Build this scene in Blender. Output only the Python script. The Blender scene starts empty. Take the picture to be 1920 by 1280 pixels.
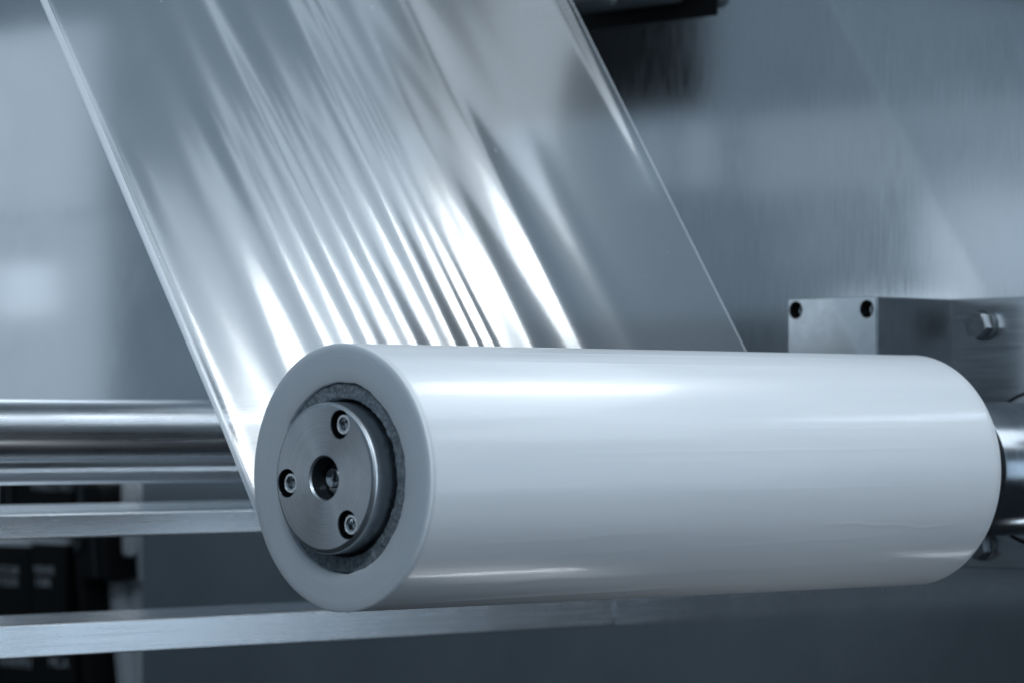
import bpy, bmesh, math, random
from mathutils import Vector, noise

# ------------------------------------------------------------------ units
# every length below is given in roll radii (R = 1 = 65 mm); S turns them into metres.
# axes: Y runs along the roll axis into the machine panel, X to the right along the panel, Z up
S = 0.065
sc = bpy.context.scene
COL = sc.collection
PI = math.pi

# ------------------------------------------------------------------ camera
cam = bpy.data.cameras.new('camera')
camo = bpy.data.objects.new('camera', cam)
COL.objects.link(camo)
sc.camera = camo
camo.location = (20.081 * S, -17.594 * S, 0.397 * S)
camo.rotation_euler = (math.radians(90), 0, math.radians(46.0293))
cam.sensor_width = 36
cam.lens = 125.9153
cam.shift_y = 0.0808
cam.clip_start = 0.05
cam.clip_end = 200
cam.dof.use_dof = True
cam.dof.focus_distance = 28.2 * S
cam.dof.aperture_fstop = 11

# ------------------------------------------------------------------ world, lamps, exposure
world = bpy.data.worlds.new('World')
sc.world = world
world.use_nodes = True
bg = world.node_tree.nodes['Background']
bg.inputs['Color'].default_value = (0.60, 0.80, 1.0, 1)
bg.inputs['Strength'].default_value = 0.23
sc.view_settings.view_transform = 'Standard'
sc.view_settings.look = 'None'
sc.view_settings.exposure = 0.25
sc.view_settings.gamma = 1


def area_lamp(name, c, size, direction, radiance, col=(0.74, 0.87, 1.0), up=None):
    """rectangular lamp, centre and size in roll radii, shining along direction, of the given radiance"""
    li = bpy.data.lights.new(name, 'AREA')
    li.shape = 'RECTANGLE'
    li.size, li.size_y = size[0] * S, size[1] * S
    li.energy = radiance * math.pi * li.size * li.size_y
    li.color = col
    o = bpy.data.objects.new(name, li)
    COL.objects.link(o)
    o.location = Vector(c) * S
    o.rotation_euler = Vector(direction).to_track_quat('-Z', 'Y').to_euler()
    return o


def ceiling_lamp(name, x0, x1, y0, y1, z, rad, col=(0.74, 0.87, 1.0)):
    li = area_lamp(name, ((x0 + x1) / 2, (y0 + y1) / 2, z), (x1 - x0, y1 - y0), (0, 0, -1), rad, col)
    li.rotation_euler = (0, 0, 0)
    return li


def upright_lamp(name, x0, x1, z0, z1, y, rad, col=(0.66, 0.83, 1.0)):
    li = area_lamp(name, ((x0 + x1) / 2, y, (z0 + z1) / 2), (x1 - x0, z1 - z0), (0, 1, 0), rad, col)
    li.rotation_euler = (math.radians(90), 0, 0)       # shines towards +Y, on to the panel
    return li


WHITE, COOL = (0.90, 0.955, 1.0), (0.78, 0.89, 1.0)
ceiling_lamp('hall_lamp', 0.6, 2.75, 8.6, 15.2, 10, 9.5, WHITE)
ceiling_lamp('hall_ceiling_light', 2.8, 8.0, 8.8, 15.2, 10, 2.6, COOL)
ceiling_lamp('hall_ceiling_light', 0.6, 8.0, 6.3, 8.4, 10, 1.7, COOL)
for y0, y1, rad in ((7.9, 8.7, .2), (8.7, 9.7, .9), (9.7, 10.9, .2), (10.9, 17, .95)):
    ceiling_lamp('hall_ceiling_light', -6.5, -0.8, y0, y1, 10.1, rad, COOL)
ceiling_lamp('hall_ceiling_light', -0.75, 0.55, 6.6, 17, 10.1, 1.6, COOL)
ceiling_lamp('far_hall_light', -24, -13, 8, 19, 10, 2.0, COOL)
upright_lamp('hall_window_and_fill', -13.5, -5, 3.55, 4.65, -2, 0.14, COOL)
upright_lamp('hall_window_and_fill', -13.0, -5, 2.5, 3.55, -2, 0.05, COOL)
upright_lamp('hall_window_and_fill', -11.7, -9.5, 1.3, 2.1, -1.95, 0.5, COOL)  # fill added to brighten the front of the block, no window there
upright_lamp('hall_window_and_fill', -14.58, -13.93, 3.7, 4.65, -2, 0.22, COOL)
upright_lamp('hall_window_and_fill', -15.6, -14.98, 3.7, 4.65, -2, 0.2, COOL)
upright_lamp('hall_window_and_fill', -34.5, -28.0, 4.0, 7.2, -2, 0.42, COOL)
upright_lamp('hall_window_and_fill', -34.0, -27.8, 0.2, 3.95, -2, 0.36, COOL)
upright_lamp('hall_window_and_fill', -30.9, -29.1, 2.25, 3.15, -1.9, 0.42, COOL)
side = area_lamp('side_lamp', (12, 2.0, 12), (10, 8), (-1, 0, -.95), 3.2, WHITE)
fill = area_lamp('side_fill_lamp', (15, 0.5, 0.0), (8, 6), (-1, 0, 0), 2.0, (0.66, 0.83, 1.0))
upright_lamp('front_lamp', 36, 50, -8, 0.3, -20.5, 1.4, COOL)
face = area_lamp('face_lamp', (13, -17, 19), (9, 1.3), (-.55, .7, -.75), 36, COOL)
upright_lamp('hub_fill_lamp', -25, -19.5, -4, 5, -20, 0.55, COOL)  # fill added so the hub has something bright to reflect, not a window
low = area_lamp('low_lamp', (0.45, 5.0, -5), (0.25, 2.3), (0, 0, 1), 12, WHITE)
ceiling_lamp('recess_fill_lamp', -18, -14, 8.9, 9.3, 0.2, 3.2, COOL)  # fill added to lighten the inside of the recess, no fitted lamp
low.rotation_euler = (PI, 0, 0)


# ------------------------------------------------------------------ helpers
def tag(o, label=None, cat=None, group=None, kind=None):
    if label: o['label'] = label
    if cat: o['category'] = cat
    if group: o['group'] = group
    if kind: o['kind'] = kind
    return o


def thing(name, loc, label, cat, group=None):
    o = bpy.data.objects.new(name, None)
    o.empty_display_size = 0.02
    COL.objects.link(o)
    o.location = Vector(loc) * S
    return tag(o, label, cat, group)


def finish(bm, sharp=32):
    bm.normal_update()
    lim = math.radians(sharp)
    for f in bm.faces: f.smooth = max(abs(c) for c in f.normal) < .999999   # plane faces stay plane beside their bevels
    for e in bm.edges:
        e.smooth = not (len(e.link_faces) == 2 and e.calc_face_angle(0) > lim)


def obj(name, bm, mat, parent=None, sharp=32):
    """links a bmesh (in roll radii, scene coordinates) as one object in metres; the children of a thing keep its place as origin"""
    finish(bm, sharp)
    base = Vector((0, 0, 0))
    p = parent
    while p is not None:
        base += p.location
        p = p.parent
    for v in bm.verts: v.co = v.co * S - base
    me = bpy.data.meshes.new(name)
    bm.to_mesh(me); bm.free()
    me.materials.append(mat)
    o = bpy.data.objects.new(name, me)
    COL.objects.link(o)
    o.parent = parent
    return o


def single(name, bm, mat, loc, label, cat, group=None, sharp=32):
    """a thing that is one mesh, its origin at loc"""
    finish(bm, sharp)
    b = Vector(loc)
    for v in bm.verts: v.co = (v.co - b) * S
    me = bpy.data.meshes.new(name)
    bm.to_mesh(me); bm.free()
    me.materials.append(mat)
    o = bpy.data.objects.new(name, me)
    COL.objects.link(o)
    o.location = b * S
    return tag(o, label, cat, group)


def copy_tree(o, parent=None):
    c = o.copy(); COL.objects.link(c)
    if parent: c.parent = parent
    for ch in [x for x in COL.objects if x.parent == o]: copy_tree(ch, c)
    return c


def box(bm, x0, x1, y0, y1, z0, z1, bev=0.0, seg=2):
    vs = [bm.verts.new((x, y, z)) for x in (x0, x1) for y in (y0, y1) for z in (z0, z1)]
    q = [(0, 1, 3, 2), (4, 6, 7, 5), (0, 4, 5, 1), (2, 3, 7, 6), (0, 2, 6, 4), (1, 5, 7, 3)]
    fs = [bm.faces.new([vs[i] for i in f]) for f in q]
    bmesh.ops.recalc_face_normals(bm, faces=fs)
    if bev:
        es = list({e for f in fs for e in f.edges})
        bmesh.ops.bevel(bm, geom=es, offset=bev, segments=seg, profile=0.5, affect='EDGES')
    return bm


def lathe(bm, prof, n=96, cx=0.0, cz=0.0, closed=False, wob=None):
    """profile of (y, r) points turned round the line x = cx, z = cz along Y; r = 0 closes to a point"""
    rings = []
    for (y, r) in prof:
        if r <= 1e-9:
            rings.append([bm.verts.new((cx, y, cz))])
        else:
            ring = []
            for k in range(n):
                a = 2 * PI * k / n
                yy, rr = (y, r) if wob is None else wob(y, r, a)
                ring.append(bm.verts.new((cx + rr * math.cos(a), yy, cz + rr * math.sin(a))))
            rings.append(ring)
    if closed: rings.append(rings[0])
    for A, B in zip(rings[:-1], rings[1:]):
        for k in range(n):
            k2 = (k + 1) % n
            if len(A) == 1 and len(B) == 1: continue
            if len(A) == 1: bm.faces.new((A[0], B[k], B[k2]))
            elif len(B) == 1: bm.faces.new((A[k], A[k2], B[0]))
            else: bm.faces.new((A[k], A[k2], B[k2], B[k]))
    bmesh.ops.recalc_face_normals(bm, faces=bm.faces)
    return bm


def cut(bm, cutters):
    """boolean difference of a closed bmesh with closed cutter bmeshes; returns a new bmesh"""
    me = bpy.data.meshes.new('body'); bm.to_mesh(me); bm.free()
    o = bpy.data.objects.new('body', me); COL.objects.link(o)
    tmp = []
    for i, cb in enumerate(cutters):
        m2 = bpy.data.meshes.new('bore'); cb.to_mesh(m2); cb.free()
        c = bpy.data.objects.new('bore', m2); COL.objects.link(c); tmp.append(c)
        md = o.modifiers.new('cut', 'BOOLEAN'); md.operation = 'DIFFERENCE'; md.object = c; md.solver = 'EXACT'
    dg = bpy.context.evaluated_depsgraph_get()
    ev = o.evaluated_get(dg)
    r = bmesh.new(); r.from_mesh(ev.to_mesh())
    ev.to_mesh_clear()
    for t in tmp + [o]:
        m = t.data; bpy.data.objects.remove(t); bpy.data.meshes.remove(m)
    return r


def bump_h(x, c, w): return math.exp(-((x - c) / w) ** 2)
def sstep(a, b, x):
    t = min(1, max(0, (x - a) / (b - a))); return t * t * (3 - 2 * t)


# ------------------------------------------------------------------ materials
def mat(name):
    m = bpy.data.materials.new(name); m.use_nodes = True
    nt = m.node_tree; nt.nodes.clear()
    out = nt.nodes.new('ShaderNodeOutputMaterial')
    return m, nt, out


def N(nt, kind, **kw):
    n = nt.nodes.new('ShaderNode' + kind)
    for k, v in kw.items():
        if hasattr(n, k): setattr(n, k, v)
        else: n.inputs[k.replace('_', ' ')].default_value = v
    return n


def coords(nt, scale, kind='Object'):
    tc = N(nt, 'TexCoord'); mp = N(nt, 'Mapping')
    mp.inputs['Scale'].default_value = scale
    nt.links.new(tc.outputs[kind], mp.inputs['Vector'])
    return mp.outputs['Vector']


def tex_noise(nt, scale, vec_scale, detail=4, rough=0.55):
    n = N(nt, 'TexNoise')
    n.inputs['Scale'].default_value = scale
    n.inputs['Detail'].default_value = detail
    n.inputs['Roughness'].default_value = rough
    nt.links.new(coords(nt, vec_scale), n.inputs['Vector'])
    return n.outputs['Fac']


def remap(nt, sock, lo, hi, a=0.3, b=0.7):
    r = N(nt, 'MapRange')
    r.inputs['From Min'].default_value = a; r.inputs['From Max'].default_value = b
    r.inputs['To Min'].default_value = lo; r.inputs['To Max'].default_value = hi
    nt.links.new(sock, r.inputs['Value'])
    return r.outputs['Result']


def ramp_col(nt, sock, c0, c1, a=0.3, b=0.7):
    r = N(nt, 'ValToRGB')
    r.color_ramp.elements[0].position = a; r.color_ramp.elements[1].position = b
    r.color_ramp.elements[0].color = (*c0, 1); r.color_ramp.elements[1].color = (*c1, 1)
    nt.links.new(sock, r.inputs['Fac'])
    return r.outputs['Color']


def bump(nt, sock, strength, dist):
    b = N(nt, 'Bump')
    b.inputs['Strength'].default_value = strength
    b.inputs['Distance'].default_value = dist
    nt.links.new(sock, b.inputs['Height'])
    return b.outputs['Normal']


def metal(name, c0, c1, r0, r1, grain, bstr=0.1, bdist=0.0001, aniso=0.0, radial=False, grain_scale=1.0, metallic=1.0, gcol=0.12):
    """worked steel: grain = noise stretch per axis (per metre)"""
    m, nt, out = mat(name)
    p = N(nt, 'BsdfPrincipled')
    p.inputs['Metallic'].default_value = metallic
    g = tex_noise(nt, grain_scale, grain, 5, 0.6)
    big = tex_noise(nt, 14, (1, 1, 1), 4)
    tint = N(nt, 'Mix', data_type='RGBA', blend_type='MULTIPLY'); tint.inputs[0].default_value = 1.0
    nt.links.new(ramp_col(nt, big, c0, c1), tint.inputs[6])
    nt.links.new(ramp_col(nt, g, (1 - gcol,) * 3, (1, 1, 1), 0.3, 0.7), tint.inputs[7])
    nt.links.new(tint.outputs[2], p.inputs['Base Color'])
    add = N(nt, 'Math', operation='ADD')
    nt.links.new(remap(nt, g, -0.03, 0.03), add.inputs[0])
    nt.links.new(remap(nt, big, r0, r1), add.inputs[1])
    nt.links.new(add.outputs[0], p.inputs['Roughness'])
    nt.links.new(bump(nt, g, bstr, bdist), p.inputs['Normal'])
    if aniso:
        p.inputs['Anisotropic'].default_value = aniso
        if radial:
            t = N(nt, 'Tangent', direction_type='RADIAL', axis='Y')
            nt.links.new(t.outputs[0], p.inputs['Tangent'])
    nt.links.new(p.outputs[0], out.inputs['Surface'])
    return m


M_panel = metal('brushed_panel_steel', (0.58, 0.62, 0.655), (0.65, 0.685, 0.715), 0.085, 0.115, (760, 60, 34), 0.08, 0.0001, gcol=0.11)
M_plate = metal('brushed_plate_steel', (0.64, 0.68, 0.71), (0.72, 0.75, 0.78), 0.2, 0.26, (22, 100, 420), 0.12, 0.00012, gcol=0.3)
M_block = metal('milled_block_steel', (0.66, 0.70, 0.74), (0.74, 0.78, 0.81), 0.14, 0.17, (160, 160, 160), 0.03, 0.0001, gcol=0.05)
M_blockbody = metal('shaded_block_steel', (0.14, 0.16, 0.175), (0.20, 0.22, 0.24), 0.36, 0.42, (160, 160, 160), 0.03, 0.0001, gcol=0.08)  # block steel darkened, the shade on the sides is in this colour
M_bar = metal('drawn_bar_steel', (0.74, 0.77, 0.80), (0.82, 0.84, 0.86), 0.24, 0.28, (420, 8, 520), 0.05, 0.0001, metallic=0.92, gcol=0.1)
M_rod = metal('ground_rod_steel', (0.70, 0.74, 0.78), (0.78, 0.81, 0.84), 0.27, 0.31, (500, 4, 500), 0.025, 0.0001, gcol=0.08)
M_hub = metal('turned_cap_steel', (0.60, 0.64, 0.68), (0.68, 0.72, 0.75), 0.28, 0.36, (150, 150, 150), 0.05, 0.0001, 0.85, True)
nt = M_hub.node_tree
hp = nt.nodes['Principled BSDF']
tc = N(nt, 'TexCoord'); sv = N(nt, 'SeparateXYZ'); nt.links.new(tc.outputs['Object'], sv.inputs[0])
cv = N(nt, 'CombineXYZ'); nt.links.new(sv.outputs['X'], cv.inputs[0]); nt.links.new(sv.outputs['Z'], cv.inputs[1])
ln = N(nt, 'VectorMath', operation='LENGTH'); nt.links.new(cv.outputs[0], ln.inputs[0])
rn = N(nt, 'TexNoise', noise_dimensions='1D'); rn.inputs['Scale'].default_value = 1500; rn.inputs['Detail'].default_value = 4
nt.links.new(ln.outputs['Value'], rn.inputs['W'])
nt.links.new(bump(nt, rn.outputs['Fac'], 0.10, 0.0001), hp.inputs['Normal'])
tm = N(nt, 'Mix', data_type='RGBA', blend_type='MULTIPLY'); tm.inputs[0].default_value = 1.0
old = hp.inputs['Base Color'].links[0].from_socket
nt.links.new(old, tm.inputs[6]); nt.links.new(ramp_col(nt, rn.outputs['Fac'], (.78,) * 3, (1, 1, 1), .3, .65), tm.inputs[7])
nt.links.new(tm.outputs[2], hp.inputs['Base Color'])
M_collar = metal('turned_collar_steel', (0.36, 0.39, 0.42), (0.45, 0.48, 0.51), 0.16, 0.24, (40, 700, 40), 0.15, 0.0001)
M_screw = metal('worn_screw_steel', (0.50, 0.54, 0.57), (0.78, 0.80, 0.82), 0.12, 0.30, (700, 700, 700), 0.35, 0.0002)
M_bolt = metal('dull_bolt_steel', (0.22, 0.24, 0.26), (0.44, 0.47, 0.50), 0.28, 0.40, (400, 400, 400), 0.3, 0.0002, gcol=0.25)
M_black = metal('black_moulded_plastic', (0.002, 0.0025, 0.003), (0.004, 0.0045, 0.005), 0.5, 0.6, (300, 300, 300), 0.05, 0.0001, metallic=0)
M_dark = metal('dark_painted_steel', (0.020, 0.026, 0.031), (0.030, 0.037, 0.043), 0.35, 0.45, (200, 200, 200), 0.1, 0.0001, metallic=0)
M_bracket = metal('grey_bracket_metal', (0.10, 0.12, 0.135), (0.14, 0.165, 0.18), 0.4, 0.5, (120, 120, 120), 0.1, 0.0001, metallic=0.7)
M_cabinet = metal('grey_painted_sheet', (0.70, 0.74, 0.78), (0.76, 0.80, 0.83), 0.35, 0.5, (90, 90, 90), 0.05, 0.0001, metallic=0)
M_cable = metal('white_cable_sheath', (0.80, 0.82, 0.84), (0.86, 0.87, 0.88), 0.3, 0.4, (90, 90, 90), 0.05, 0.0001, metallic=0)
M_print = metal('pale_print', (0.42, 0.46, 0.49), (0.50, 0.54, 0.57), 0.5, 0.6, (90, 90, 90), 0.02, 0.0001, metallic=0)
M_floor = metal('dark_floor_paint', (0.030, 0.034, 0.038), (0.050, 0.055, 0.060), 0.5, 0.7, (6, 6, 6), 0.2, 0.002, metallic=0)
M_front = metal('grey_reflection_block', (0.32, 0.36, 0.38), (0.38, 0.42, 0.44), 0.5, 0.6, (60, 60, 60), 0.05, 0.0001, metallic=0)  # grey of the unseen blocks added for the panel to reflect
M_roller = metal('dark_rubber_roller', (0.05, 0.06, 0.07), (0.08, 0.09, 0.10), 0.4, 0.5, (90, 20, 90), 0.1, 0.0001, metallic=0)

M_black.node_tree.nodes['Principled BSDF'].inputs['Specular IOR Level'].default_value = 0.2
M_floor.node_tree.nodes['Principled BSDF'].inputs['Specular IOR Level'].default_value = 0.0

# wound film, seen as the side of the roll
M_roll, nt, out = mat('wound_film_side')
p = N(nt, 'BsdfPrincipled')
streak = tex_noise(nt, 1, (95, 6, 95), 4, 0.5)
fine = tex_noise(nt, 1, (600, 30, 600), 3, 0.5)
nt.links.new(ramp_col(nt, streak, (0.71, 0.74, 0.77), (0.75, 0.775, 0.80)), p.inputs['Base Color'])
nt.links.new(remap(nt, streak, 0.28, 0.36), p.inputs['Roughness'])
p.inputs['Subsurface Weight'].default_value = 0.25
p.inputs['Subsurface Radius'].default_value = (0.006, 0.007, 0.008)
p.inputs['Subsurface Scale'].default_value = 1.0
p.inputs['Coat Weight'].default_value = 0.3
p.inputs['Coat Roughness'].default_value = 0.11
p.inputs['Coat IOR'].default_value = 1.5
n1 = bump(nt, streak, 0.10, 0.0012)
nt.links.new(n1, p.inputs['Normal'])
nt.links.new(bump(nt, streak, 0.12, 0.0015), p.inputs['Coat Normal'])
nt.links.new(p.outputs[0], out.inputs['Surface'])

# edge-on layers at the end of the roll
M_face, nt, out = mat('wound_film_end')
p = N(nt, 'BsdfPrincipled')
tc = N(nt, 'TexCoord')
sep = N(nt, 'SeparateXYZ'); nt.links.new(tc.outputs['Object'], sep.inputs[0])
x2 = N(nt, 'Math', operation='MULTIPLY'); nt.links.new(sep.outputs['X'], x2.inputs[0]); nt.links.new(sep.outputs['X'], x2.inputs[1])
z2 = N(nt, 'Math', operation='MULTIPLY_ADD'); nt.links.new(sep.outputs['Z'], z2.inputs[0]); nt.links.new(sep.outputs['Z'], z2.inputs[1]); nt.links.new(x2.outputs[0], z2.inputs[2])
rad = N(nt, 'Math', operation='SQRT'); nt.links.new(z2.outputs[0], rad.inputs[0])
ring = N(nt, 'TexNoise', noise_dimensions='1D'); ring.inputs['Scale'].default_value = 900; ring.inputs['Detail'].default_value = 3
nt.links.new(rad.outputs[0], ring.inputs['W'])
blot = tex_noise(nt, 45, (1, 1, 1), 4)
mixc = N(nt, 'Mix', data_type='RGBA'); mixc.inputs[0].default_value = 0.35
nt.links.new(ramp_col(nt, ring.outputs['Fac'], (0.71, 0.76, 0.81), (0.78, 0.82, 0.86)), mixc.inputs[6])
nt.links.new(ramp_col(nt, blot, (0.68, 0.73, 0.78), (0.79, 0.83, 0.87)), mixc.inputs[7])
speck = N(nt, 'TexVoronoi'); speck.inputs['Scale'].default_value = 75
nt.links.new(coords(nt, (1, 1, 1)), speck.inputs['Vector'])
sp = remap(nt, speck.outputs['Distance'], 1, 0, 0.035, 0.06)
rnd = N(nt, 'SeparateColor'); nt.links.new(speck.outputs['Color'], rnd.inputs[0])
rare = N(nt, 'Math', operation='GREATER_THAN'); rare.inputs[1].default_value = 0.86; nt.links.new(rnd.outputs[0], rare.inputs[0])
spm = N(nt, 'Math', operation='MULTIPLY'); nt.links.new(sp, spm.inputs[0]); nt.links.new(rare.outputs[0], spm.inputs[1])
mix2 = N(nt, 'Mix', data_type='RGBA'); nt.links.new(spm.outputs[0], mix2.inputs[0]); nt.links.new(mixc.outputs[2], mix2.inputs[6]); mix2.inputs[7].default_value = (0.08, 0.10, 0.12, 1)
nt.links.new(mix2.outputs[2], p.inputs['Base Color'])
p.inputs['Roughness'].default_value = 0.42
p.inputs['Subsurface Weight'].default_value = 0.8
p.inputs['Subsurface Radius'].default_value = (0.005, 0.0055, 0.006)
p.inputs['Subsurface Scale'].default_value = 1.0
nt.links.new(bump(nt, ring.outputs['Fac'], 0.05, 0.0003), p.inputs['Normal'])
nt.links.new(p.outputs[0], out.inputs['Surface'])

# rough cardboard of the core
M_core, nt, out = mat('core_cardboard')
p = N(nt, 'BsdfPrincipled')
f1 = tex_noise(nt, 900, (1, 1, 1), 6, 0.7)
f2 = tex_noise(nt, 420, (1, 1, 1), 4, 0.6)
mx = N(nt, 'Math', operation='MULTIPLY'); nt.links.new(f1, mx.inputs[0]); nt.links.new(f2, mx.inputs[1])
nt.links.new(ramp_col(nt, mx.outputs[0], (0.11, 0.135, 0.155), (0.36, 0.41, 0.45), 0.14, 0.40), p.inputs['Base Color'])
p.inputs['Roughness'].default_value = 0.9
nt.links.new(bump(nt, f1, 0.8, 0.0006), p.inputs['Normal'])
nt.links.new(p.outputs[0], out.inputs['Surface'])

# the loose film: clear, glossy, slightly milky
M_film, nt, out = mat('clear_film')
tr = N(nt, 'BsdfTransparent'); tr.inputs['Color'].default_value = (0.93, 0.955, 0.97, 1)
di = N(nt, 'BsdfDiffuse'); di.inputs['Color'].default_value = (0.78, 0.85, 0.90, 1)
tl = N(nt, 'BsdfTranslucent'); tl.inputs['Color'].default_value = (0.78, 0.85, 0.90, 1)
gl = N(nt, 'BsdfGlossy'); gl.inputs['Color'].default_value = (0.97, 0.99, 1, 1); gl.inputs['Roughness'].default_value = 0.155
gw = N(nt, 'BsdfGlossy'); gw.inputs['Color'].default_value = (0.97, 0.99, 1, 1); gw.inputs['Roughness'].default_value = 0.30
grain = tex_noise(nt, 1500, (1, 1, 1), 2, 0.6)
nb = bump(nt, grain, 0.10, 0.00012)
nt.links.new(nb, gl.inputs['Normal']); nt.links.new(nb, gw.inputs['Normal'])
veil = N(nt, 'MixShader'); veil.inputs[0].default_value = 0.5
nt.links.new(di.outputs[0], veil.inputs[1]); nt.links.new(tl.outputs[0], veil.inputs[2])
body = N(nt, 'MixShader'); body.inputs[0].default_value = 0.10
nt.links.new(tr.outputs[0], body.inputs[1]); nt.links.new(veil.outputs[0], body.inputs[2])
glo = N(nt, 'MixShader'); glo.inputs[0].default_value = 0.3
nt.links.new(gl.outputs[0], glo.inputs[1]); nt.links.new(gw.outputs[0], glo.inputs[2])
fr = N(nt, 'Fresnel'); fr.inputs['IOR'].default_value = 1.5
fm = N(nt, 'Math', operation='MULTIPLY_ADD', use_clamp=True); fm.inputs[1].default_value = 2.2; fm.inputs[2].default_value = 0.05
nt.links.new(fr.outputs[0], fm.inputs[0])
film_sh = N(nt, 'MixShader')
nt.links.new(fm.outputs[0], film_sh.inputs[0]); nt.links.new(body.outputs[0], film_sh.inputs[1]); nt.links.new(glo.outputs[0], film_sh.inputs[2])
dust = N(nt, 'TexVoronoi'); dust.inputs['Scale'].default_value = 105
nt.links.new(coords(nt, (1, 1, 1)), dust.inputs['Vector'])
dd = N(nt, 'Math', operation='LESS_THAN'); dd.inputs[1].default_value = 0.042; nt.links.new(dust.outputs['Distance'], dd.inputs[0])
dr = N(nt, 'SeparateColor'); nt.links.new(dust.outputs['Color'], dr.inputs[0])
dg_ = N(nt, 'Math', operation='GREATER_THAN'); dg_.inputs[1].default_value = 0.75; nt.links.new(dr.outputs[0], dg_.inputs[0])
dm = N(nt, 'Math', operation='MULTIPLY'); nt.links.new(dd.outputs[0], dm.inputs[0]); nt.links.new(dg_.outputs[0], dm.inputs[1])
dw = N(nt, 'BsdfDiffuse'); dw.inputs['Color'].default_value = (0.85, 0.87, 0.88, 1)
fin = N(nt, 'MixShader'); nt.links.new(dm.outputs[0], fin.inputs[0]); nt.links.new(film_sh.outputs[0], fin.inputs[1]); nt.links.new(dw.outputs[0], fin.inputs[2])
nt.links.new(fin.outputs[0], out.inputs['Surface'])

# folded film edge: several layers, so milkier
M_fold, nt, out = mat('folded_film_edge')
p = N(nt, 'BsdfPrincipled')
p.inputs['Base Color'].default_value = (0.78, 0.83, 0.87, 1); p.inputs['Roughness'].default_value = 0.15
tr = N(nt, 'BsdfTransparent')
mx = N(nt, 'MixShader'); mx.inputs[0].default_value = 0.7
nt.links.new(tr.outputs[0], mx.inputs[1]); nt.links.new(p.outputs[0], mx.inputs[2])
nt.links.new(mx.outputs[0], out.inputs['Surface'])

# ------------------------------------------------------------------ setting
bm = bmesh.new()
vs = [bm.verts.new(v) for v in ((-400, -400, -9), (400, -400, -9), (400, 400, -9), (-400, 400, -9))]
bm.faces.new(vs)
tag(obj('floor', bm, M_floor), kind='structure')

YW, YP = 8.6, 8.45
opening = box(bmesh.new(), -22, -13.36, YW - 1, YW + 2, -7, 0.2)
single('steel_panel', cut(box(bmesh.new(), -40, 14, YW, YW + 0.25, -9, 6.2, 0.02), [opening]), M_panel, (0, YW, -9),
       'upright brushed stainless steel panel forming the whole backdrop behind the film', 'panel')

# ------------------------------------------------------------------ guide rods and flat bars
single('guide_rod', lathe(bmesh.new(), [(-2.31, 0), (-2.31, .28), (-2.3, .28), (YW, .28)], 96, -5.6, 0.343), M_rod, (-5.6, YW, 0.343),
       'thick polished round rod, upper and nearer of the two rods left of the roll', 'rod', 'polished guide rods')
single('guide_rod', lathe(bmesh.new(), [(-2.31, 0), (-2.31, .205), (-2.3, .205), (YW, .205)], 96, -6.35, 0.055), M_rod, (-6.35, YW, 0.055),
       'thinner polished rod just below and behind the thick round rod', 'rod', 'polished guide rods')
single('flat_bar', box(bmesh.new(), -8.6, -5.578, -2.3, YW, -0.612, -0.39, 0.018, 3), M_bar, (-5.578, YW, -0.5),
       'upper flat steel bar directly under the round rods, with a bright rounded edge', 'bar', 'flat steel bars')
single('flat_bar', box(bmesh.new(), -7.03, -5.578, -2.3, YW, -1.655, -1.368, 0.012, 3), M_bar, (-5.578, YW, -1.5),
       'lower broad steel bar with brushed face passing under the roll to the panel', 'bar', 'flat steel bars')

# ------------------------------------------------------------------ mounting plate, flange, bolts
t = thing('mounting_plate', (-0.2, YW, -0.9), 'flat brushed steel mounting plate on the panel behind the roll, carrying hexagon bolts', 'plate')
obj('plate_body', box(bmesh.new(), -1.95, 3.2, YP, YW, -0.924, 1.555, 0.008), M_plate, t)


def washer_bm(x, z):
    return lathe(bmesh.new(), [(YP, .06), (YP - .03, .06), (YP - .034, .075), (YP - .034, .135), (YP - .026, .143), (YP, .143)], 48, x, z)


def hex_bm(x, z, rot):
    bm = bmesh.new()
    y0, y1, r = YP - .033, YP - .145, .128
    rings = []
    for (y, rr, rc) in ((y0, r, 9), (y1 + .012, r, 9), (y1, r * 0.985, r * 0.90), (y1 - .001, r * .8, r * .8), (y1 - .001, .0, 0)):
        ring = []
        for k in range(36):
            a = 2 * PI * k / 36
            h = rr * math.cos(PI / 6) / math.cos(((a + PI / 6) % (PI / 3)) - PI / 6)
            q = min(h, rc)
            # chamfer: the corners fall away from the turned top face
            ring.append(bm.verts.new((x + q * math.cos(a + rot), y, z + q * math.sin(a + rot))))
        rings.append(ring)
    for A, B in zip(rings[:-2], rings[1:-1]):
        for k in range(36): bm.faces.new((A[k], A[(k + 1) % 36], B[(k + 1) % 36], B[k]))
    bm.faces.new(rings[3])
    for v in rings[4]: bm.verts.remove(v)
    bmesh.ops.recalc_face_normals(bm, faces=bm.faces)
    return bm


for (x, z, rot) in ((-0.645, 1.307, .35), (-0.652, -0.717, .1), (1.9, 1.307, .7), (1.9, -0.717, .5)):
    b = obj('hex_bolt', hex_bm(x, z, rot), M_bolt, t, 20)
    obj('washer', washer_bm(x, z), M_bracket, b)  # darker metal on the washer stands in for the shadow round the bolt
obj('bearing_flange', lathe(bmesh.new(), [(YP - .001, .50), (YP - .03, .50), (YP - .03, .675), (YP - .02, .685), (YP - .001, .685)], 128), M_plate, t)
obj('flange_seal', lathe(bmesh.new(), [(YP - .001, .688), (YP - .014, .69), (YP - .014, .715), (YP - .001, .717)], 128), M_black, t)


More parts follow.
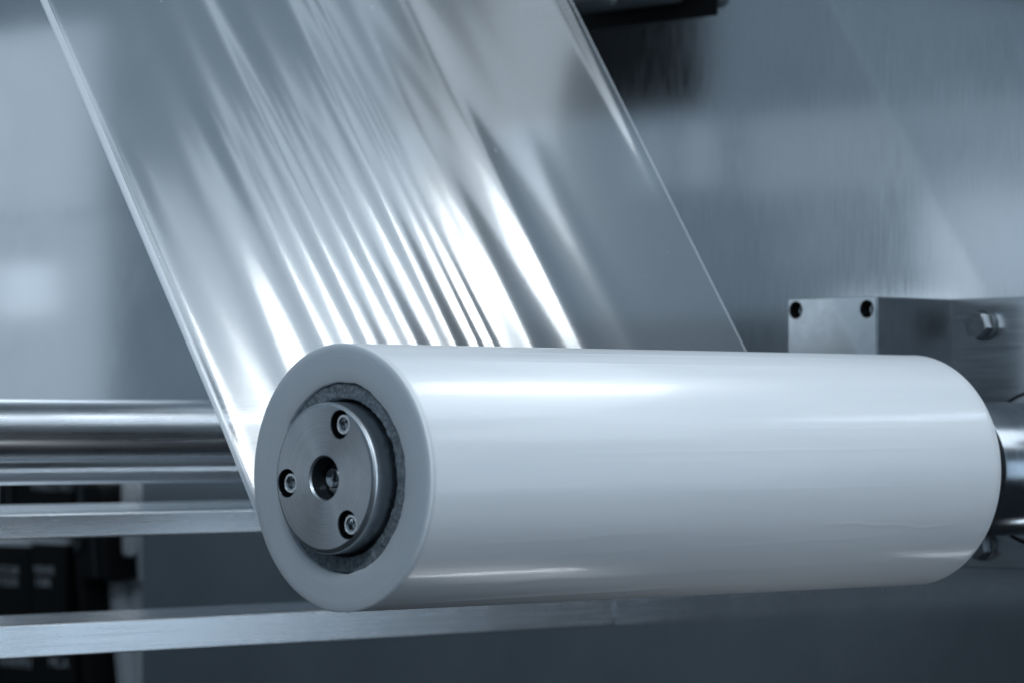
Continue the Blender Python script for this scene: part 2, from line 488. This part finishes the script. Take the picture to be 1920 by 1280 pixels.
# ------------------------------------------------------------------ socket screws
def socket_screw(y, x, z, r, rot, depth, parent, name='cap_screw'):
    """socket head cap screw, its top at y and its shank running towards +Y"""
    n = 36
    bm = bmesh.new()
    hx = r * 0.56
    rows = [(y + depth, r, 0), (y + r * .16, r, 0), (y + r * .05, r * .95, 0), (y, r * .86, 0), (y, r * .66, 0), (y + r * .06, hx, 1), (y + r * .62, hx * .98, 1)]
    rings = []
    for (yy, rr, hexa) in rows:
        ring = []
        for k in range(n):
            a = 2 * PI * k / n
            q = rr if not hexa else rr * math.cos(PI / 6) / math.cos(((a + PI / 6) % (PI / 3)) - PI / 6)
            ring.append(bm.verts.new((x + q * math.cos(a + rot), yy, z + q * math.sin(a + rot))))
        rings.append(ring)
    for A, B in zip(rings[:-1], rings[1:]):
        for k in range(n): bm.faces.new((A[k], A[(k + 1) % n], B[(k + 1) % n], B[k]))
    c = bm.verts.new((x, y + r * .85, z))
    for k in range(n): bm.faces.new((rings[-1][k], rings[-1][(k + 1) % n], c))
    bmesh.ops.recalc_face_normals(bm, faces=bm.faces)
    return obj(name, bm, M_screw, parent, 28)


# ------------------------------------------------------------------ bearing block on the plate
t = thing('bearing_block', (-1.57, YP, 0), 'square steel block with two socket screws standing out above the roll', 'block')
holes = [lathe(bmesh.new(), [(7.2, 0), (7.2, .082), (7.68, .082), (7.68, 0)], 48, x, z) for (x, z) in ((-2.008, 1.452), (-1.149, 1.443))]
holes2 = [lathe(bmesh.new(), [(7.2, 0), (7.2, .0825), (7.55, .0825), (7.55, 0)], 48, x, z) for (x, z) in ((-2.008, 1.452), (-1.149, 1.443))]
obj('lit_block_front', cut(box(bmesh.new(), -2.101, -1.041, 7.374, 7.41, -0.5, 1.557, 0.006), holes2), M_block, t)  # light front layer split off, so the body can carry the side shade
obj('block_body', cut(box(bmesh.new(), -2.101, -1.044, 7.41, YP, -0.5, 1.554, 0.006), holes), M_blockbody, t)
for (x, z, rot) in ((-2.008, 1.452, .3), (-1.149, 1.443, .1)):
    socket_screw(7.475, x, z, .072, rot, .2, t)
    obj('bore_shade', lathe(bmesh.new(), [(7.385, .0815), (7.385, .080), (7.675, .080), (7.675, .0815)], 48, x, z), M_black, t)  # black sleeve added as the shade inside the screw hole

# ------------------------------------------------------------------ spindle that carries the roll
L = 6.610
t = thing('spindle', (0, YP, 0), 'turned steel spindle with three-screw end cap carrying the film roll', 'spindle')
obj('shaft', lathe(bmesh.new(), [(.12, 0), (.12, .53), (7.3, .53)], 96), M_dark, t)
obj('collar', lathe(bmesh.new(), [(7.19, .53), (7.19, .597), (7.195, .60), (YP - .03, .60)], 160), M_collar, t)
scr = [(0.178, 0.398, .2), (-0.422, -0.042, .05), (0.261, -0.340, .5)]
cap = lathe(bmesh.new(), [(.12, 0), (.12, .565), (-.122, .565)] + [(-.122 - .038 * math.sin(k * PI / 16), .527 + .038 * math.cos(k * PI / 16)) for k in range(1, 8)] + [(-.16, .527), (-.16, 0)], 160)
bores = [lathe(bmesh.new(), [(-.3, 0), (-.3, .108), (-.05, .108), (-.05, 0)], 64, x, z) for (x, z, r_) in scr]
bores.append(lathe(bmesh.new(), [(-.3, 0), (-.3, .31), (-.16 + .0, .170), (-.145, .158), (.07, .158), (.07, 0)], 96))
cap_o = obj('end_cap', cut(cap, bores), M_hub, t)
for (x, z, r_) in scr:
    socket_screw(-.124, x, z, .083, r_, .072, t)
    obj('bore_shade', lathe(bmesh.new(), [(-.148, .1078), (-.148, .106), (-.052, .106), (-.052, .1078)], 64, x, z), M_black, t)  # black sleeve standing in for shade in the counterbore
obj('bore_shade', lathe(bmesh.new(), [(-.140, .1578), (-.140, .1555), (.068, .1555), (.068, .02)], 96), M_dark, t)  # dark sleeve standing in for shade in the centre bore
obj('centre_boss', lathe(bmesh.new(), [(.066, .150), (.0, .150), (-.005, .142), (-.005, .095), (.0, .082), (-.075, .078), (-.082, .070), (-.060, .036), (-.05, .032), (.02, .030), (.02, 0)], 64, .004, .002), M_screw, t)

# ------------------------------------------------------------------ the roll of film
roll = thing('film_roll', (0, 0, 0), 'large milky white roll of plastic film on the spindle with clear film running off it', 'film roll')


def ridge(phi, y, p0, y0, y1, amp, w, slope=0.0, wav=0.0, seed=0.0):
    if y < y0 or y > y1: return 0.0
    c = p0 + slope * (y - y0) + wav * noise.noise(Vector((y * 2.2, seed, 0)))
    e = sstep(y0, y0 + .25 * (y1 - y0), y) * (1 - sstep(y1 - .25 * (y1 - y0), y1, y))
    return amp * e * math.exp(-((phi - c) / w) ** 2)


RID = [  # angle above the axis seen from the front (degrees), from y, to y, height, width (radians), slope, waviness, seed
    (72, 0.0, 6.5, .0030, .018, .000, .02, 1), (61, 0.0, 6.4, .0016, .012, .000, .01, 2),
    (21, 2.6, 6.6, .0006, .014, .004, .01, 3), (10, 1.0, 6.6, .0009, .014, .006, .012, 4),
    (6, 0.6, 6.0, .0005, .013, .004, .012, 5), (-7, 2.0, 6.2, .0004, .014, .003, .01, 6),
    (-24, 4.2, 6.4, .0016, .016, -.030, .04, 7), (-30, 0.2, 3.0, .0007, .02, .03, .02, 8),
    (-38, 0.6, 2.6, .0009, .02, .03, .02, 9), (-36, 2.6, 5.6, .0010, .022, .03, .02, 10),
    (-52, 0.0, 6.5, .0012, .04, .01, .03, 11), (-70, 0.0, 3.5, .0030, .03, .03, .02, 12)]
n, m_ = 900, 150
bm = bmesh.new()
ys = [0.0, .004, .012, .022] + [.022 + (L - .044) * (i / m_) for i in range(1, m_)] + [L - .022, L - .012, L - .004, L]
rs = {0: -.012, 1: -.005, 2: -.0015, len(ys) - 3: -.0015, len(ys) - 2: -.005, len(ys) - 1: -.012}
rings = []
for i, y in enumerate(ys):
    ring = []
    for k in range(n):
        a = 2 * PI * k / n
        ph = a if a <= PI else a - 2 * PI
        r = 1 + rs.get(i, 0)
        if -1.7 < ph < 1.9:
            for (d, y0, y1, amp, w, sl, wv, sd) in RID: r += ridge(ph, y, math.radians(d), y0, y1, amp, w, sl, wv, sd)
        r += .0012 * noise.noise(Vector((math.cos(a) * 1.5, y * .35, math.sin(a) * 1.5)))
        ring.append(bm.verts.new((r * math.cos(a), y, r * math.sin(a))))
    rings.append(ring)
for A, B in zip(rings[:-1], rings[1:]):
    for k in range(n): bm.faces.new((A[k], A[(k + 1) % n], B[(k + 1) % n], B[k]))
bmesh.ops.recalc_face_normals(bm, faces=bm.faces)
obj('roll_body', bm, M_roll, roll)


def core_edge(a):     # irregular inner edge of the wound film
    c, s_ = math.cos(a), math.sin(a)
    return .712 + .012 * noise.noise(Vector((c * 2.3, s_ * 2.3, 3))) + .008 * noise.noise(Vector((c * 6, s_ * 6, 8))) + .004 * noise.noise(Vector((c * 17, s_ * 17, 1)))


def face_wob(y, r, a):
    if r < .75: return y, core_edge(a) + (r - .712)
    return y, r


for (yf, sgn, nm) in ((0, 1, 'roll_end'), (L, -1, 'roll_end')):
    prof = [(yf + sgn * .040, 1.0004), (yf + sgn * .006, 1.001), (yf + sgn * .002, .9995), (yf, .997), (yf - sgn * .002, .988), (yf - sgn * .005, .93), (yf - sgn * .004, .82), (yf - sgn * .001, .735), (yf + sgn * .006, .716), (yf + sgn * .02, .712), (yf + sgn * .12, .716)]
    obj(nm, lathe(bmesh.new(), prof, 256, wob=face_wob), M_face, roll)


def core_wob(y, r, a):
    c, s_ = math.cos(a), math.sin(a)
    dy = .012 * noise.noise(Vector((c * r * 14, s_ * r * 14, 5))) + .006 * noise.noise(Vector((c * r * 40, s_ * r * 40, 2)))
    dr = 0
    if r < .60: dr = .006 * noise.noise(Vector((c * 9, s_ * 9, 4))) + .005 * noise.noise(Vector((c * 26, s_ * 26, 9)))
    if r > .69: dr = .004 * noise.noise(Vector((c * 20, s_ * 20, 12)))
    return y + dy, r + dr


prof = [(.6, .715), (.06, .712), (.035, .705)] + [(.028, .70 - .012 * i) for i in range(9)] + [(.035, .594), (.06, .590), (.6, .590)]
obj('cardboard_core', lathe(bmesh.new(), prof, 320, wob=core_wob), M_core, roll)

# film running off the roll, up and away to a guide roller above the picture
nx, nz = -.832, -.5548           # outward direction at the line where the film leaves the roll
ux, uz = -.5548, .832            # up along the film
YA, YB, TTOP = 0.075, 6.585, 8.1
RR = 0.55                        # guide roller radius
FOLDS = [  # y at t = 2, height, width, drift per t, top of the fold (t), fade length
    (0.98, .008, .17, -.02, 3.6, 1.6), (1.50, .020, .19, -.05, 5.6, 2.4), (1.99, .021, .17, -.05, 6.0, 2.6), (2.47, .019, .15, -.06, 5.8, 2.6),
    (2.93, .018, .13, -.04, 5.6, 2.6), (3.22, .005, .055, -.04, 3.4, 1.2), (3.40, .006, .06, -.05, 3.2, 1.0),
    (3.82, .024, .20, -.05, 6.0, 2.8), (4.48, .020, .17, -.06, 5.6, 2.8), (5.15, .007, .17, -.06, 4.4, 1.8)]


def film_h(y, t):
    h = 0.0
    for (c, a, w, dr, top, fade) in FOLDS:
        cc = c + dr * (t - 2)
        e = sstep(0.0, 1.3, t) * (1 - sstep(top - fade, top + .6, t) * .6)
        h += 1.3 * a * e * math.exp(-((y - cc) / w) ** 2)
    calm = 1 - .85 * sstep(4.3, 5.2, y)
    h += .020 * noise.noise(Vector((y * .55 + .10 * t, t * .16, 7.3))) * (.3 + .7 * calm)
    h += .029 * calm * noise.noise(Vector((y * 1.35 + .12 * t, t * .17, 2.1))) * (.35 + .65 * sstep(1.5, 4, t))
    k = sstep(4.9, 6.3, t) * (.4 + .6 * calm)
    h += k * .012 * noise.noise(Vector((y * 1.9, t * .8, 5.5)))
    # edges curl towards the camera side
    h += .030 * math.exp(-((y - YA) / .10) ** 2) * sstep(.2, 1.5, t)
    h += .022 * math.exp(-((y - YB + .11) / .085) ** 2) * sstep(3.2, 4.8, t)
    return h * sstep(0, .5, t)


def film_pt(y, t):
    if t < 0:                    # still lying on the roll
        a = math.atan2(nz, nx) - t / 1.003      # going back round underneath
        return Vector((1.003 * math.cos(a), y, 1.003 * math.sin(a)))
    if t > TTOP:                 # bending over the guide roller
        a = (t - TTOP) / RR
        cx, cz = nx * (1.003 + RR) + ux * TTOP, nz * (1.003 + RR) + uz * TTOP
        dx, dz = -nx * math.cos(a) + ux * math.sin(a), -nz * math.cos(a) + uz * math.sin(a)
        return Vector((cx + RR * dx, y, cz + RR * dz))
    h = film_h(y, t) * (1 - sstep(TTOP - .5, TTOP, t))
    return Vector((nx * (1.003 - h) + ux * t, y, nz * (1.003 - h) + uz * t))


NY, NT = 520, 250
bm = bmesh.new()
tt = [-.5 + .05 * i for i in range(10)] + [TTOP * i / NT for i in range(NT + 1)] + [TTOP + RR * .12 * i for i in range(1, 26)]
grid = [[bm.verts.new(film_pt(YA + (YB - YA) * j / NY, t_)) for j in range(NY + 1)] for t_ in tt]
for A, B in zip(grid[:-1], grid[1:]):
    for j in range(NY): bm.faces.new((A[j], A[j + 1], B[j + 1], B[j]))
obj('film_web', bm, M_film, roll, 180)


def edge_bead(y, r, t0, t1):
    bm = bmesh.new(); prev = None
    for i in range(81):
        t_ = t0 + (t1 - t0) * i / 80
        c = film_pt(y, t_)
        ring = [bm.verts.new(c + Vector((0, math.cos(a) * r * 1.5, 0)) + Vector((nx, 0, nz)) * math.sin(a) * r * .5) for a in [2 * PI * k / 10 for k in range(10)]]
        if prev:
            for k in range(10): bm.faces.new((prev[k], prev[(k + 1) % 10], ring[(k + 1) % 10], ring[k]))
        prev = ring
    bmesh.ops.recalc_face_normals(bm, faces=bm.faces)
    return bm


obj('folded_edge', edge_bead(YA, .026, .2, TTOP), M_fold, roll)
obj('film_edge', edge_bead(YB, .0035, .2, TTOP), M_fold, roll)

# ------------------------------------------------------------------ above the picture: guide roller and its bracket
gx, gz = nx * (1.003 + RR) + ux * TTOP, nz * (1.003 + RR) + uz * TTOP
single('guide_roller', lathe(bmesh.new(), [(-.6, 0), (-.6, RR - .03), (-.58, RR - .006), (6.75, RR - .006), (6.77, RR - .03), (6.77, 0)], 96, gx, gz), M_roller, (gx, 3, gz),
       'dark rubber guide roller over which the clear film bends at the top', 'roller')
t = thing('roller_bracket', (-4.2, YW, 4.7), 'grey metal bracket with rounded corners at the top beside the film edge', 'bracket')
obj('bracket_cheek', box(bmesh.new(), -6.2, -4.87, 7.82, 8.02, 4.56, 6.0, 0.10, 4), M_bracket, t)
obj('bracket_arm', box(bmesh.new(), -6.0, -4.44, 8.02, 8.54, 4.60, 5.9, 0.10, 4), M_bracket, t)
single('slot_cover', box(bmesh.new(), -6.6, -4.13, YW - .012, YW, 4.46, 6.1, 0.004), M_black, (-5, YW, 4.3),
       'flat black cover on the panel below the roller bracket', 'cover')

t = thing('reflection_blocks', (-16.5, -2.6, -9), 'dark blocks added out of view, seen only as a dim reflection in the panel', 'reflection block')  # unseen blocks added only to darken reflections in the steel
obj('upper_reflection_block', box(bmesh.new(), -19.5, -14.1, -2.0, -1.0, 4.85, 9.5, .1), M_black, t)
obj('front_reflection_block', box(bmesh.new(), -21.5, -5.2, -3.2, -2.3, -9, 1.9, .05), M_front, t)
obj('side_reflection_block', box(bmesh.new(), -40, -21.5, -3.2, -2.35, -9, -0.4, .05), M_front, t)
obj('reflection_block_post', box(bmesh.new(), -19.5, -18.7, -2.3, -1.7, 1.3, 4.95, .03), M_dark, t)

# ------------------------------------------------------------------ electrical box at the left
t = thing('electrical_box', (-15, YW, -3), 'pale grey sheet metal recess in the panel behind the bars at the lower left', 'electrical box')
hollow = box(bmesh.new(), -22.2, -13.2, YW, 9.52, -7.2, 0.3)
obj('box_body', cut(box(bmesh.new(), -22.4, -13.0, YW + .25, 9.6, -7.4, 0.5), [hollow]), M_cabinet, t)


def inset(bm):
    for v in bm.verts: v.co = Vector((v.co.x - 1.68, v.co.y + 1.2, v.co.z * 1.035))
    return bm



def lettering(txt, x, y, z, size, parent):
    cu = bpy.data.curves.new('lettering', 'FONT'); cu.body = txt; cu.size = size * S; cu.extrude = .0002
    cu.materials.append(M_print)
    o = bpy.data.objects.new('lettering', cu)
    o.rotation_euler = (PI / 2, 0, 0)
    dgx = bpy.context.evaluated_depsgraph_get()
    COL.objects.link(o)
    base = parent.matrix_world.translation if parent.parent is None else parent.location + parent.parent.location
    me = bpy.data.meshes.new_from_object(o.evaluated_get(bpy.context.evaluated_depsgraph_get()))
    bpy.data.objects.remove(o)
    o = bpy.data.objects.new('lettering', me); COL.objects.link(o)
    o.parent = parent
    o.rotation_euler = (PI / 2, 0, 0)
    o.location = Vector((x - 1.68, y + 1.2, z * 1.035)) * S - base
    return o


def lean_box(x0, x1, y0, y1, z0, z1, lean, bev=.03):
    """box whose lower end is pushed to the right by lean per unit of height"""
    bm = box(bmesh.new(), x0, x1, y0, y1, z0, z1, bev, 3)
    for v in bm.verts: v.co.x += (z1 - v.co.z) * lean
    return bm


t = thing('relay_module', (-16.08, 9.5, -.6), 'upper black module in the grey electrical box, its faint print just under the rods', 'module')
obj('module_case', inset(box(bmesh.new(), -15.0, -13.42, 7.7, 8.3, -.78, .25, .03, 3)), M_black, t)
obj('module_lid', inset(lean_box(-14.75, -14.70, 7.66, 7.7, -.7, .2, .06, .01)), M_dark, t)
lettering('VARESTART', -14.28, 7.694, -.40, .17, t)
t = thing('relay_socket', (-14.78, 9.5, -.7), 'dark socket with grey flange beside the upper black module', 'socket')
obj('socket_case', inset(lean_box(-13.36, -12.93, 7.72, 8.3, -.75, -.3, .03, .08)), M_black, t)
obj('grey_flange', inset(lean_box(-13.40, -13.30, 7.70, 7.9, -.75, .2, .10, .01)), M_dark, t)
t = thing('terminal_module', (-16.38, 9.5, -1.9), 'black terminal module at the left picture border, printed with two lines', 'module', 'black terminal modules')
obj('module_case', inset(box(bmesh.new(), -15.4, -14.30, 7.7, 8.3, -1.98, -1.075, .03, 3)), M_black, t)
obj('lit_top', inset(box(bmesh.new(), -15.35, -14.34, 7.72, 8.28, -1.08, -1.02, .012)), M_cabinet, t)  # pale strip painted as the light on the module top
lettering('VATCHR', -15.13, 7.694, -1.42, .155, t)
lettering('MATSOR', -15.15, 7.694, -1.56, .155, t)
t = thing('terminal_module', (-15.58, 9.5, -1.9), 'black terminal module between bars, right of its neighbour and slightly taller', 'module', 'black terminal modules')
obj('module_case', inset(box(bmesh.new(), -14.28, -13.58, 7.7, 8.3, -1.98, -1.035, .03, 3)), M_black, t)
obj('lit_top', inset(box(bmesh.new(), -14.26, -13.62, 7.72, 8.28, -1.04, -.98, .012)), M_cabinet, t)  # light on this module's top, again as a pale strip
lettering('Y0WR', -14.22, 7.694, -1.40, .155, t)
lettering('150R', -14.19, 7.694, -1.545, .155, t)
t = thing('latch_housing', (-14.88, 9.5, -1.9), 'black stepped housing with slanting right side and round boss, right of the modules', 'housing')
obj('housing_side', inset(lean_box(-13.55, -13.42, 7.74, 8.3, -1.95, -.6, .16, .02)), M_black, t)
obj('upper_step', inset(lean_box(-13.42, -12.86, 7.74, 8.3, -1.43, -.6, .13, .02)), M_black, t)
obj('grey_rib', inset(lean_box(-13.12, -13.08, 7.715, 7.75, -1.40, -.6, .13, .008)), M_dark, t)
obj('round_boss', inset(lathe(bmesh.new(), [(7.735, 0), (7.70, 0), (7.70, .07), (7.71, .085), (7.735, .085)], 32, -13.36, -1.03)), M_dark, t)
t = thing('mounting_rail', (-14.48, 9.5, -2.9), 'thin slanting light metal rail along the right side of the black housing', 'rail')
obj('rail_body', inset(lean_box(-12.84, -12.76, 8.16, 8.3, -1.46, -.6, .13, .012)), M_cabinet, t)
obj('rail_foot', inset(lean_box(-13.28, -13.12, 8.12, 8.3, -2.9, -1.47, .16, .012)), M_cabinet, t)
t = thing('terminal_block', (-15.98, 9.5, -2.9), 'lowest black terminal block under the broad bar, with pale printed letters', 'module')
obj('module_case', inset(box(bmesh.new(), -15.4, -13.40, 7.7, 8.3, -3.1, -2.05, .03, 3)), M_black, t)
obj('block_end', inset(lean_box(-13.38, -13.22, 7.74, 8.3, -3.1, -2.05, .13, .02)), M_black, t)
lettering('IVAMM:I', -14.92, 7.694, -2.53, .185, t)
lettering('MC.A', -13.90, 7.694, -2.49, .165, t)
cb = lathe(bmesh.new(), [(-1.17, 0), (-1.165, .045), (-1.14, .085), (-1.09, .098), (.5, .098), (.5, 0)], 32)
for v in cb.verts: v.co = Vector((v.co.x - 14.43, v.co.z + 9.25, v.co.y * 1.035))
bmesh.ops.recalc_face_normals(cb, faces=cb.faces)
single('white_conduit', cb, M_cable, (-14.43, 9.25, .5), 'short white round conduit hanging in the grey electrical box beside the dark housing', 'conduit')
bpy.context.view_layer.update()
